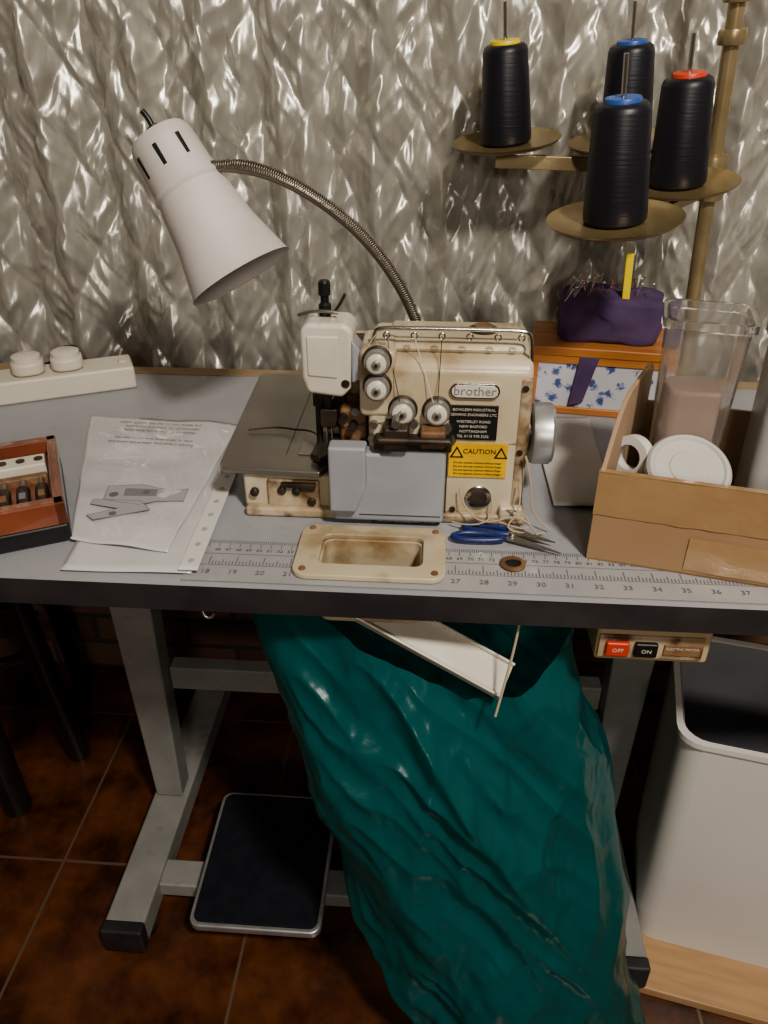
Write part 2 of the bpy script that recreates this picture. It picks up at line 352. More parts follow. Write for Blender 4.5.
for i,x in enumerate((.0235,.0655)):
    prism('warning_sign_%d'%i,[(x-.0065,.8235),(x+.0065,.8235),(x,.8355)],.6652,.667,m_black,mc,axis='y',bevel=0)
    prism('warning_fill_%d'%i,[(x-.004,.825),(x+.004,.825),(x,.8325)],.6649,.667,m_yellow,mc,axis='y',bevel=0)
lathe('oil_plug',[(.013,0),(.013,.003),(.011,.004)],(.047,.669,.779),(.047,0,.779),m_chrome,mc)
lathe('oil_plug_face',[(.009,.0035),(.008,.005)],(.047,.669,.779),(.047,0,.779),m_dark,mc)
box('corner_block',(.068,.660,.757),(.091,.675,.772),m_cream,mc,bevel=.003)
for i,(x,z) in enumerate(((.083,.895),(.083,.83),(.022,.765))):
    lathe('body_screw_%d'%i,[(.003,0),(.003,.0015)],(x,.6665,z),(x,0,z),m_dark,mc,n=12)
lathe('wheel_hub',[(.020,0),(.020,.014)],(.089,.725,.826),(1,.725,.826),m_dark,mc)
lathe('hand_wheel',[(.026,.0),(.0305,.002),(.0315,.005),(.0315,.020),(.029,.023),(.02,.024),(.018,.022),(.004,.022)],(.098,.725,.824),(1,.725,.824),m_alu,mc,n=48)
tube('guide_rod',[(-.058,.683,.917),(-.058,.683,.938),(-.055,.683,.943),(-.043,.683,.944),(.076,.683,.944),(.084,.683,.942),(.0875,.683,.933),(.0875,.683,.90)],.0022,m_chrome,mc)
rod('guide_bar',(-.045,.70,.938),(.083,.70,.938),.0016,m_chrome,mc)
for i,x in enumerate((-.045,-.02,.005,.03,.055,.076)):
    tube('eyelet_%d'%i,[(x+.003*math.cos(a),.676,.939+.003*math.sin(a)) for a in [k*math.pi/4 for k in range(8)]],.0008,m_chrome,mc,cyclic=True)
prism('needle_head',[(-.124,.898),(-.119,.882),(-.086,.878),(-.078,.888),(-.075,.942),(-.082,.949),(-.118,.949),(-.124,.942)],.672,.715,m_whiteen,mc,axis='y',bevel=.006,seg=4)
prism('needle_head_inset',[(-.118,.90),(-.090,.898),(-.088,.938),(-.118,.938)],.6705,.674,m_whiteen,mc,axis='y',bevel=.002)
box('needle_head_arm',(-.095,.70,.89),(-.05,.75,.918),m_dark,mc,bevel=.005)
box('needle_head_post',(-.112,.735,.80),(-.06,.77,.915),m_dirty,mc,bevel=.008)
prism('head_side_plate',[(-.077,.893),(-.069,.897),(-.069,.925),(-.077,.935)],.672,.70,m_bluegrey,mc,axis='y',bevel=.002)
lathe('head_screw',[(.004,0),(.004,.002)],(-.083,.673,.893),(-.083,0,.893),m_dark,mc,n=12)
lathe('top_screw_post',[(.0058,0),(.0058,.014),(.0038,.016),(.0038,.022),(.0056,.023),(.0056,.034),(.004,.036)],(-.1035,.70,.945),(-.1035,.70,2),m_black,mc,n=20)
tube('take_up_lever',[(-.098,.705,.948),(-.09,.70,.957),(-.084,.695,.970)],.0014,m_dark,mc)
tube('take_up_arm',[(-.128,.695,.950),(-.11,.69,.958),(-.09,.69,.954)],.0016,m_steel,mc)
rod('needle_bar',(-.1035,.70,.885),(-.1035,.70,.835),.0042,m_dark,mc)
box('needle_clamp',(-.1115,.692,.838),(-.0945,.708,.858),m_dark,mc,bevel=.002)
rod('needle_a',(-.101,.697,.838),(-.101,.697,.806),.0009,m_chrome,mc)
rod('needle_b',(-.106,.697,.838),(-.106,.697,.806),.0009,m_chrome,mc)
rod('presser_bar',(-.115,.708,.885),(-.115,.708,.815),.0035,m_dark,mc)
prism('presser_arm',[(-.120,.870),(-.088,.868),(-.084,.835),(-.094,.828),(-.10,.85),(-.120,.856)],.704,.716,m_dark,mc,axis='y',bevel=.001)
prism('presser_foot',[(-.122,.685),(-.112,.679),(-.104,.685),(-.104,.725),(-.096,.74),(-.118,.74)],.8056,.812,m_dark,mc,bevel=.001)
box('feed_block',(-.102,.672,.806),(-.084,.70,.826),m_dark,mc,bevel=.003)
box('feed_block_b',(-.092,.69,.80),(-.066,.73,.86),m_brown,mc,bevel=.004)
tube('loop_wire',[(-.20,.75,.806),(-.165,.76,.808),(-.15,.74,.81),(-.13,.745,.812),(-.118,.72,.815)],.001,m_dark,mc)
for i,(x,z) in enumerate(((-.075,.862),(-.088,.852),(-.078,.845))):
    lathe('linkage_%d'%i,[(.004,0),(.004,.012)],(x,.69,z),(x,0,z),m_dark if i else m_steel,mc,n=18)
for i,(a,b) in enumerate((((-.045,.676,.939),(-.029,.655,.871)),((-.02,.676,.939),(.003,.655,.871)),((.005,.676,.939),(.003,.655,.872)),((-.055,.676,.939),(-.104,.70,.86)),((-.029,.655,.865),(-.09,.69,.84)))):
    rod('thread_%d'%i,a,b,.0004,m_whiteen if i%2 else m_dark,mc,n=6)
box('rear_housing',(-.20,.80,.7505),(-.06,.92,.795),m_dark,mc,bevel=.005)
# ------------------------------------------------------------------ lamp
lp=E('gooseneck_lamp')
A=Vector((-.283,.85,1.071)); B=Vector((-.211,.818,.9565)); L=(B-A).length
lathe('shade_outer',[(.012,-.018),(.030,-.016),(.0335,-.010),(.0345,.0),(.0365,.036),(.0392,.042),(.0370,.046),(.0392,.054),(.0455,.095),(.0575,L+.002),(.0590,L+.004),(.0575,L+.003),(.0445,.093),(.038,.050),(.032,.02),(.004,.018)],A,B,m_lampw,lp,n=64)
dn=(B-A).normalized()
lathe('socket_cap',[(.008,0),(.008,.008),(.004,.010)],A-dn*.017,A-dn*.05,m_black,lp)
tube('switch_wire',[A-dn*.024,A-dn*.031+Vector((0,0,.004)),A-dn*.036+Vector((-.004,0,.006))],.003,m_black,lp)
view=Vector((.30,-.80,.10))
side=(view-dn*view.dot(dn)).normalized(); tang=dn.cross(side)
for i,k in enumerate((-.5,.25,1.0)):
    dr=(side*math.cos(k)+tang*math.sin(k)).normalized()
    c=A+dn*.010+dr*.0346
    o=box('vent_%d'%i,(-.0022,-.0012,-.011),(.0022,.0012,.011),m_black,lp,bevel=.0005)
    X=dn.cross(dr).normalized()
    o.matrix_world=Matrix.Translation(c)@Matrix((X,dr,X.cross(dr)*1)).transposed().to_4x4()
lathe('bulb',[(.012,.03),(.014,.05),(.026,.080),(.028,.092),(.022,.108),(.004,.114)],A,B,m_whitepl,lp)
gp=[(-.252,.842,1.056),(-.236,.84,1.058),(-.195,.84,1.058),(-.147,.845,1.039),(-.095,.848,1.003),(-.0584,.85,.963),(-.0306,.85,.917),(-.019,.85,.885),(-.012,.85,.85),(-.01,.85,.76)]
tube('gooseneck_core',gp,.0052,m_goose,lp,res=10)
def cat(P):
    out=[]; P=[Vector(p) for p in P]; Q=[P[0]]+P+[P[-1]]
    for s in range(len(P)-1):
        for k in range(80):
            t=k/80;a,b,c,d=Q[s],Q[s+1],Q[s+2],Q[s+3]
            out.append(.5*((2*b)+(c-a)*t+(2*a-5*b+4*c-d)*t*t+(3*b-a-3*c+d)*t**3))
    out.append(P[-1]); return out
path=cat(gp)
acc=0; sp=[]; up=Vector((0,1,0)); step=.0024
for a,b in zip(path,path[1:]):
    d=b-a; sub=max(1,int(d.length/.00028)); dd=d.normalized(); e1=dd.cross(up).normalized(); e2=e1.cross(dd)
    for k in range(sub):
        p=a+d*k/sub; ang=2*math.pi*acc/step; sp.append(p+(e1*math.cos(ang)+e2*math.sin(ang))*.0050); acc+=d.length/sub
tube('gooseneck_spiral',sp,.0010,m_goose,lp,poly=True).data.bevel_resolution=1
lathe('lamp_base',[(.03,0),(.03,.01),(.012,.016),(.009,.03)],(-.01,.85,.7503),(-.01,.85,2),m_dark,lp)
# ------------------------------------------------------------------ thread stand
def thread_mat():
    m=bpy.data.materials.new('black_thread'); m.use_nodes=True; n=m.node_tree.nodes; l=m.node_tree.links; b=n['Principled BSDF']
    b.inputs['Base Color'].default_value=(.010,.010,.017,1); b.inputs['Roughness'].default_value=.42
    tc=n.new('ShaderNodeTexCoord'); w=n.new('ShaderNodeTexNoise'); mp=n.new('ShaderNodeMapping'); mp.inputs['Scale'].default_value=(10,10,260); w.inputs['Scale'].default_value=1.5; w.inputs['Detail'].default_value=3
    l.new(tc.outputs['Object'],mp.inputs[0]); l.new(mp.outputs[0],w.inputs['Vector']); bp=n.new('ShaderNodeBump'); bp.inputs['Strength'].default_value=.35; bp.inputs['Distance'].default_value=.001
    l.new(w.outputs[0],bp.inputs['Height']); l.new(bp.outputs[0],b.inputs['Normal']); return m
m_thread=thread_mat()
m_capY=M('cap_yellow',(.75,.60,.03),rough=.4); m_capB=M('cap_blue',(.03,.10,.35),rough=.4); m_capR=M('cap_red',(.60,.07,.03),rough=.4)
m_capW=M('cap_base_grey',(.25,.24,.23),rough=.4)
st=E('thread_stand')
D=Vector((-.095,-.10,1)).normalized()
pb=Vector((.352,1.072,.7505))
PD=Vector((-.078,-.075,1)).normalized()
def pol(z): return pb+PD*((z-pb.z)/PD.z)
rod('pole',pb,pol(1.60),.0092,m_pole,st,n=24)
lathe('pole_foot',[(.022,0),(.022,.006),(.015,.012),(.0145,.03)],pb+Vector((-.004,-.004,0)),pb+Vector((-.004,-.004,1)),m_pole,st)
for i,z in enumerate((1.165,1.205)):
    lathe('pole_collar_%d'%i,[(.0150,0),(.0160,.003),(.0160,.012),(.0150,.015)],pol(z),pol(z+1),m_pole,st)
cones=[('a',.078,1.068,1.058,m_capY,1),('b',.223,1.068,1.058,m_capB,1),('c',.266,.963,1.026,m_capR,1.02),('d',.176,.836,1.0085,m_capB,1.02)]
for nm,x,y,z,cap,k in cones:
    P=Vector((x,y,z)); Q=P+D
    lathe('plate_'+nm,[(.010,-.006),(.012,-.003),(.030,-.003),(.034,-.001),(.062,.001),(.067,.005),(.068,.0065),(.0665,.0062),(.060,.003),(.034,.002),(.004,.002)],P,Q,m_plate,st,n=56)
    rod('pin_'+nm,P-D*.018,P+D*.150,.0025,m_chrome,st)
    lathe('cone_core_'+nm,[(.0270*k,.0),(.028*k,.001),(.0285*k,.0035),(.0270*k,.004),(.020,.02)],P+D*.003,Q+D*.003,m_capW,st,n=40)
    lathe('cone_top_'+nm,[(.0175,.10*k),(.0175,.1075*k),(.0165,.1095*k),(.006,.1095*k)],P+D*.003,Q+D*.003,cap,st,n=40)
    lathe('cone_thread_'+nm,[(.029*k,.0),(.0308*k,.002),(.0310*k,.008),(.0262*k,.098*k),(.0245*k,.1025*k),(.021*k,.1050*k),(.016,.1055*k)],P+D*.0035,Q+D*.0035,m_thread,st,n=48)
def flatbar(name,a,b,w,h,mat,par):
    a=Vector(a);b=Vector(b);d=b-a;L=d.length
    o=box(name,(0,-w/2,-h/2),(L,w/2,h/2),mat,par,bevel=.001); o.location=a; o.rotation_euler=(0,-math.atan2(d.z,math.hypot(d.x,d.y)),math.atan2(d.y,d.x)); return o
h0=pol(1.035)
flatbar('arm_back',(.066,1.066,1.040),h0,.018,.016,m_pole,st)
flatbar('arm_c',(.266,.958,1.018),pol(1.022),.014,.010,m_pole,st)
flatbar('arm_d',(.176,.836,1.000),pol(1.012),.014,.010,m_pole,st)
lathe('hub',[(.017,0),(.018,.004),(.018,.045),(.017,.05)],pol(1.0),pol(2),m_pole,st)
# ------------------------------------------------------------------ power strip
ps_=E('extension_lead',(-.418,.995,.7502),(0,0,math.radians(26)))
box('strip_body',(-.36,0,.0),(0,.058,.032),m_creampl,ps_,bevel=.004)
box('strip_switch',(-.018,.02,.032),(-.008,.036,.035),m_creampl,ps_,bevel=.001)
for i,x in enumerate((-.085,-.135,-.21)):
    prism('plug_%d'%i,rrect(x-.021,.008,x+.021,.052,.016),.033,.050,m_creampl,ps_,bevel=.004)
    lathe('plug_top_%d'%i,[(.019,0),(.0185,.008),(.014,.010)],(x,.03,.048),(x,.03,1),m_creampl,ps_)
tube('cable',[(-.40,.02,.012),(-.36,.025,.015),(-.3,.07,.01),(-.2,.075,.008),(-.08,.07,.03),(-.06,.066,.05),(-.085,.055,.052)],.0035,m_black,ps_)
# ------------------------------------------------------------------ bit organiser case
oc=E('screwdriver_bit_case',(-.344,.603,.7535),(0,0,math.radians(27)))
box('case_tray',(-.20,0,0),(0,.160,.018),m_black,oc,bevel=.003)
for nm,a,b in (('front',(-.20,0,.018),(0,.014,.042)),('back',(-.20,.148,.018),(0,.160,.042)),('right',(-.010,0,.018),(0,.160,.042)),('left',(-.20,0,.018),(-.190,.160,.042))):
    box('case_rim_'+nm,a,b,m_orange,oc,bevel=.0015)
box('case_bed',(-.194,.006,.016),(-.006,.150,.024),m_orange,oc,bevel=.001)
box('bit_rail',(-.187,.100,.022),(-.013,.126,.038),m_whiteen,oc,bevel=.002)
box('bit_rail_lower',(-.187,.084,.022),(-.013,.094,.032),m_brown,oc,bevel=.002)
for i in range(10):
    x=-.177+i*.0175
    lathe('bit_hole_%d'%i,[(.0045,0),(.0045,.0012)],(x,.113,.038),(x,.113,1),m_dark,oc,n=16)
    rod('bit_%d'%i,(x,.020,.029),(x,.062,.029),.0066,m_dark,oc,n=14)
    rod('bit_shank_%d'%i,(x,.062,.029),(x,.084,.029),.003,m_steel,oc,n=10)
    box('bit_tag_%d'%i,(x-.003,.034,.0352),(x+.003,.046,.0360),m_brown if i%2 else m_inkmid,oc,bevel=0)
# ------------------------------------------------------------------ papers
pp=E('instruction_sheets')
z=.7512
sheet('sleeve_sheet',[(-.335,.553,z),(-.214,.556,z),(-.222,.86,z),(-.36,.80,z)],m_paper,pp,amp=.003,sc=12)
sheet('page',[(-.345,.60,z+.003),(-.245,.585,z+.003),(-.243,.872,z+.003),(-.44,.885,z+.003)],m_paper,pp,amp=.0035,sc=20,n=40)
sheet('binder_strip',[(-.226,.556,z+.0045),(-.208,.556,z+.0045),(-.216,.745,z+.0045),(-.234,.745,z+.0045)],m_whitepl,pp,amp=.001)
it=[]
for k,s in enumerate(('please ensure that the correct needle is fitted','before use and check the thread path','Note: keep hands clear of the blades','','the differential feed lever is set to zero','and lower the presser foot before starting')):
    it.append((s,.0062,T(-.335,.862-k*.011,z+.0072,0,0,-3)))
textmesh('print_lines',it,m_ink,pp,ext=.00004)
hz=z+.0069
q1=[(-.345,.700),(-.31,.706),(-.275,.695),(-.258,.700),(-.256,.675),(-.285,.672),(-.30,.664),(-.34,.672)]
q2=[(-.350,.672),(-.30,.672),(-.285,.655),(-.335,.632),(-.345,.640),(-.318,.655),(-.35,.662)]
prism('print_shape_body',q1,hz,hz+.0001,m_inklt,pp,bevel=0)
prism('print_shape_arm',q2,hz+.0001,hz+.0002,m_inklt,pp,bevel=0)
prism('print_shape_head',[(-.325,.697),(-.29,.697),(-.288,.683),(-.322,.681)],hz+.0002,hz+.0003,m_inkmid,pp,bevel=0)
def outl(nm,pts): tube(nm,[(x,y,hz+.0002) for x,y in pts]+[(pts[0][0],pts[0][1],hz+.0002)],.0004,m_inkmid,pp,poly=True)
outl('print_outline_a',q1); outl('print_outline_b',q2)
for i,(x,y,r) in enumerate(((-.28,.685,.006),(-.333,.683,.005),(-.30,.690,.004),(-.32,.645,.004))):
    lathe('print_circle_%d'%i,[(r,0),(r,.0001)],(x,y,hz+.0003),(x,y,1),m_ink if i else m_paper2,pp,n=20)
for i in range(7):
    y=.57+i*.027; x=-.217-(y-.556)*.04
    lathe('hole_%d'%i,[(.0028,0),(.0026,.0005)],(x,y,z+.0062),(x,y,1),m_inklt,pp,n=12)
pr=E('receipt_papers')
sheet('receipt',[(.128,.70,.7508),(.190,.70,.7508),(.20,.93,.7508),(.125,.92,.7508)],m_paper2,pr,amp=.006,sc=10)
textmesh('receipt_print',[('- - - - - - - -',.006,T(.158,.78+k*.012,.7590)) for k in range(8)],m_inklt,pr)
# ------------------------------------------------------------------ cardboard box with contents
cb=E('cardboard_box',(.147,.608,.7502),(0,0,math.radians(-13)))
t=.004
box('front',(0,0,0),(.24,t,.093),m_card,cb,bevel=.0006)
s_=prism('side_l',[(.001,0),(.18,0),(.18,.128),(.172,.137),(.155,.141),(.11,.142),(.075,.143),(.055,.139),(.038,.130),(.02,.112),(.008,.098),(.001,.093)],0,t,m_cardin,cb,axis='x',bevel=.0006); s_.rotation_euler=(0,0,math.radians(-11))
box('side_r',(.236,0,0),(.24,.175,.093),m_card,cb,bevel=.0006)
box('back',(.036,.172,0),(.24,.176,.095),m_cardin,cb,bevel=.0006)
prism('bottom',[(0,0),(.24,0),(.24,.175),(.034,.175)],0,.004,m_cardin,cb,bevel=.001)
def tapeband(nm,x0,x1,z0,z1):
    bm=bmesh.new(); nx,nz=40,8; g=[]
    for j in range(nz+1):
        row=[]
        for i in range(nx+1):
            x=x0+(x1-x0)*i/nx; z_=z0+(z1-z0)*j/nz
            if j in (0,nz): z_+=.0012*noise.noise(Vector((x*60,j,3)))
            row.append(bm.verts.new((x,-.0006-.0007*(.5+noise.noise(Vector((x*45,z_*60,j*.1)))),z_)))
        g.append(row)
    for j in range(nz):
        for i in range(nx): bm.faces.new((g[j][i],g[j][i+1],g[j+1][i+1],g[j+1][i]))
    return mk(nm,bm,m_tape,smooth=True,parent=cb)
tapeband('tape_top',-.0004,.2404,.050,.0932)
tapeband('tape_low',.085,.2404,.006,.040)
box('tape_fold',(-.0006,-.0012,.0930),(.2405,.0048,.0937),m_tape,cb,bevel=0)
tb2=E('clear_plastic_tub')
m_tub=M('frosted_clear',(.93,.92,.90),rough=.06,trans=.95)
m_frost=M('frosted_white',(.58,.57,.54),rough=.3,trans=.3)
def tub(name,cx,cy,z0,z1,w0,d0,w1,d1,rot,mat,par,t=.0015,r=.012,lip=.004):
    bm=bmesh.new(); R=Matrix.Rotation(math.radians(rot),3,'Z'); rings=[]
    def ring(w,d,z,r): 
        return [bm.verts.new(Vector((cx,cy,z))+R@Vector((p[0],p[1],0))) for p in rrect(-w/2,-d/2,w/2,d/2,r)]
    seq=[(w0,d0,z0),(w1,d1,z1-.008),(w1+lip*2,d1+lip*2,z1-.008),(w1+lip*2,d1+lip*2,z1),(w1-2*t,d1-2*t,z1),(w0-2*t,d0-2*t,z0+t)]
    for s in seq: rings.append(ring(*s,r))
    for a,b in zip(rings,rings[1:]):
        n=len(a)
        for i in range(n): bm.faces.new((a[i],a[(i+1)%n],b[(i+1)%n],b[i]))
    bm.faces.new(rings[0]); bm.faces.new(rings[-1])
    o=mk(name,bm,mat,parent=par)
    for p in o.data.polygons:p.use_smooth=True
    e=o.modifiers.new('es','EDGE_SPLIT'); e.split_angle=math.radians(35)
    return o
tub('tub_wall',.240,.690,.775,.962,.058,.055,.070,.066,-13,m_tub,tb2)
m_pink=M('pinkish_paper',(.56,.42,.36),(.62,.48,.41),scale=10,rough=.7)
prism('tub_contents',[(p[0]+.238,p[1]+.690) for p in rrect(-.025,-.023,.025,.023,.01)],.778,.895,m_pink,tb2,bevel=.004)
box('tub_stand',(.215,.668,.7545),(.262,.715,.7745),m_card,tb2,bevel=.002)
wc=E('white_storage_container')
tub('container',.335,.685,.7550,.945,.062,.07,.068,.076,-13,m_frost,wc)
ld=E('round_jar')
dl=Vector((0,-.50,.86))
lathe('lid',[(.034,0),(.0375,.003),(.0375,.011),(.035,.014),(.032,.0145),(.030,.0125),(.018,.0120),(.017,.0130),(.004,.0130)],(.231,.637,.827),Vector((.231,.637,.827))+dl,m_lid,ld,n=48)
lathe('jar_body',[(.030,0),(.032,.004),(.032,.05),(.031,.066)],(.231,.642,.757),(.231,.642,1),m_tub,ld,n=48)
pw=E('masking_tape_roll')
lathe('roll',[(.012,0),(.020,0),(.020,.012),(.012,.012),(.012,0)],(.191,.665,.832),(.140,.615,.842),m_whitepl,pw,n=36,close=False)
# ------------------------------------------------------------------ floral box + pincushion
def floral():
    m=bpy.data.materials.new('floral_paper'); m.use_nodes=True; n=m.node_tree.nodes; l=m.node_tree.links; b=n['Principled BSDF']
    tc=n.new('ShaderNodeTexCoord'); v=n.new('ShaderNodeTexVoronoi'); v.inputs['Scale'].default_value=70; l.new(tc.outputs['Object'],v.inputs['Vector'])
    t=n.new('ShaderNodeTexNoise'); t.inputs['Scale'].default_value=110; t.inputs['Distortion'].default_value=2; l.new(tc.outputs['Object'],t.inputs['Vector'])
    mm=n.new('ShaderNodeMath'); mm.operation='ADD'; l.new(v.outputs['Distance'],mm.inputs[0]); l.new(t.outputs[0],mm.inputs[1])
    r=n.new('ShaderNodeValToRGB'); e=r.color_ramp.elements; e[0].position=.74; e[0].color=(.06,.10,.28,1); e[1].position=.95; e[1].color=(.54,.55,.60,1)
    l.new(mm.outputs[0],r.inputs[0]); l.new(r.outputs[0],b.inputs['Base Color']); b.inputs['Roughness'].default_value=.5; return m
fb=E('floral_sewing_box',(.124,.955,.7502),(0,0,math.radians(-8)))
m_fl=floral()
box('carcass',(0,0,.006),(.165,.10,.078),m_fl,fb,bevel=.002)
box('base_board',(-.003,-.003,0),(.168,.103,.010),m_wood,fb,bevel=.002)
box('lid_board',(-.004,-.004,.078),(.169,.104,.090),m_wood,fb,bevel=.002)
for i,x in enumerate((-.002,.157)):
    box('stile_%d'%i,(x,-.002,.006),(x+.010,.004,.08),m_wood,fb,bevel=.001)
prism('ribbon',[(.050,.012),(.068,.018),(.082,.079),(.058,.079)],-.004,.0,m_purple,fb,axis='y',bevel=.001)
box('rail',(0,-.0025,.068),(.165,.003,.079),m_wood,fb,bevel=.001)
pc=E('pincushion',(.222,1.0,.8405),(0,0,math.radians(-8)))
bm=bmesh.new(); bmesh.ops.create_cube(bm,size=1); bmesh.ops.subdivide_edges(bm,edges=bm.edges[:],cuts=8,use_grid_fill=True)
for v in bm.verts:
    p=v.co*2; s=Vector((p.x*math.sqrt(max(0,1-.18*p.y**2-.10*p.z**2)),p.y*math.sqrt(max(0,1-.18*p.x**2-.10*p.z**2)),p.z*math.sqrt(max(0,1-.22*p.x**2-.22*p.y**2))))
    v.co=Vector((s.x*.066,s.y*.042,s.z*.031+.027))+Vector((1,1,1))*.006*noise.noise(p*1.7)
mk('cushion',bm,m_purple,smooth=True,parent=pc)
for i in range(44):
    x=random.uniform(-.06,.035); y=random.uniform(-.032,.03); h=random.uniform(.002,.014); dx=random.uniform(-.014,.014); dy=random.uniform(-.012,.004)
    rod('pin_%d'%i,(x,y,.048),(x+dx,y+dy,.060+h),.0004,m_chrome,pc,n=6)
    lathe('pin_head_%d'%i,[(.0004,0),(.0015,.0008),(.0015,.0018),(.0004,.0025)],(x+dx,y+dy,.060+h),(x+dx,y+dy,2),[m_whitepl,m_chrome,m_capR,m_chrome][i%4],pc,n=8)
box('yellow_marker',(.012,-.030,.045),(.021,-.022,.108),m_capY,pc,bevel=.001,rot=(0,math.radians(-3),0))
# ------------------------------------------------------------------ thread snips + loose thread
sc=E('thread_snips')
def loop(nm,pts,r,m): return tube(nm,pts,r,m,sc,cyclic=True)
loop('handle_a',[(.020,.632,.756),(.040,.640,.756),(.068,.634,.756),(.075,.627,.756),(.050,.624,.756),(.025,.625,.756)],.0030,m_blueh)
loop('handle_b',[(.030,.650,.756),(.050,.655,.756),(.078,.645,.756),(.084,.636,.756),(.062,.638,.756),(.038,.643,.756)],.0030,m_blueh)
prism('blade_a',[(.070,.631),(.078,.627),(.124,.608),(.082,.636)],.7545,.756,m_steel,sc,bevel=0)
prism('blade_b',[(.076,.644),(.080,.636),(.120,.624),(.086,.646)],.7562,.7577,m_steel,sc,bevel=0)
lathe('pivot',[(.004,0),(.004,.004)],(.080,.637,.755),(.080,.637,1),m_chrome,sc,n=16)
m_str=M('string',(.42,.35,.25),rough=.9)
lt=E('loose_thread')
strands=[[(.028,.662,.79),(.032,.655,.775),(.045,.648,.762),(.065,.645,.764),(.082,.650,.772),(.098,.645,.765),(.105,.640,.754)],
[(.060,.662,.78),(.064,.650,.768),(.050,.643,.760),(.032,.647,.759),(.022,.655,.757)],
[(.085,.66,.80),(.088,.650,.785),(.082,.645,.768),(.070,.640,.761),(.090,.636,.757),(.112,.645,.754)],
[(.075,.66,.77),(.085,.652,.775),(.100,.650,.765),(.095,.640,.757),(.075,.646,.762),(.060,.650,.764)],
[(.088,.66,.83),(.098,.655,.80),(.094,.652,.78),(.104,.655,.765),(.118,.650,.755)]]
for i,p in enumerate(strands): tube('strand_%d'%i,p,.0008,m_str,lt)
gr=E('cable_grommet'); lathe('ring',[(.0115,0),(.012,.002),(.010,.003),(.0075,.003),(.0075,.0005)],(.078,.592,.7513),(.078,.592,1),m_brown,gr,n=32)
lathe('cable_hole',[(.0074,0),(.0074,.0012)],(.078,.592,.7513),(.078,.592,1),m_black,gr,n=24)
# ------------------------------------------------------------------ switch box
sb=E('motor_switch_box')
box('housing',(.158,.562,.668),(.262,.66,.716),m_switchbox,sb,bevel=.004)
box('face',(.160,.5595,.674),(.255,.563,.700),m_dirty,sb,bevel=.001)
box('button_off',(.166,.555,.678),(.187,.562,.694),m_red,sb,bevel=.002)
box('button_on',(.192,.555,.678),(.213,.562,.694),m_black,sb,bevel=.002)
box('label',(.219,.558,.680),(.252,.5605,.692),m_brown,sb,bevel=.0003)
textmesh('labels',[('OFF',.006,T(.1765,.5547,.686,90)),('ON',.006,T(.2025,.5547,.686,90)),('ELECTRIC MOTOR',.0036,T(.2355,.5578,.688,90))],m_whiteen,sb)
box('hanger',(.17,.60,.71),(.245,.64,.7215),m_edge,sb,bevel=.001)
# ------------------------------------------------------------------ foot pedal
pd=E('foot_pedal',(-.232,.737,.078),(math.radians(3),0,0))
prism('rim',rrect(-.097,-.113,.097,.113,.016),-.010,.004,m_alu,pd,bevel=.003)
prism('rubber_mat',rrect(-.091,-.107,.091,.107,.012),.002,.0065,M('rubber',(.010,.012,.018),(.015,.018,.024),scale=50,rough=.75,bump=.1,bscale=200,spec=.2),pd,bevel=.001)
box('pivot_bracket',(-.05,-.03,-.045),(.05,.01,-.008),m_leg,pd,bevel=.002)
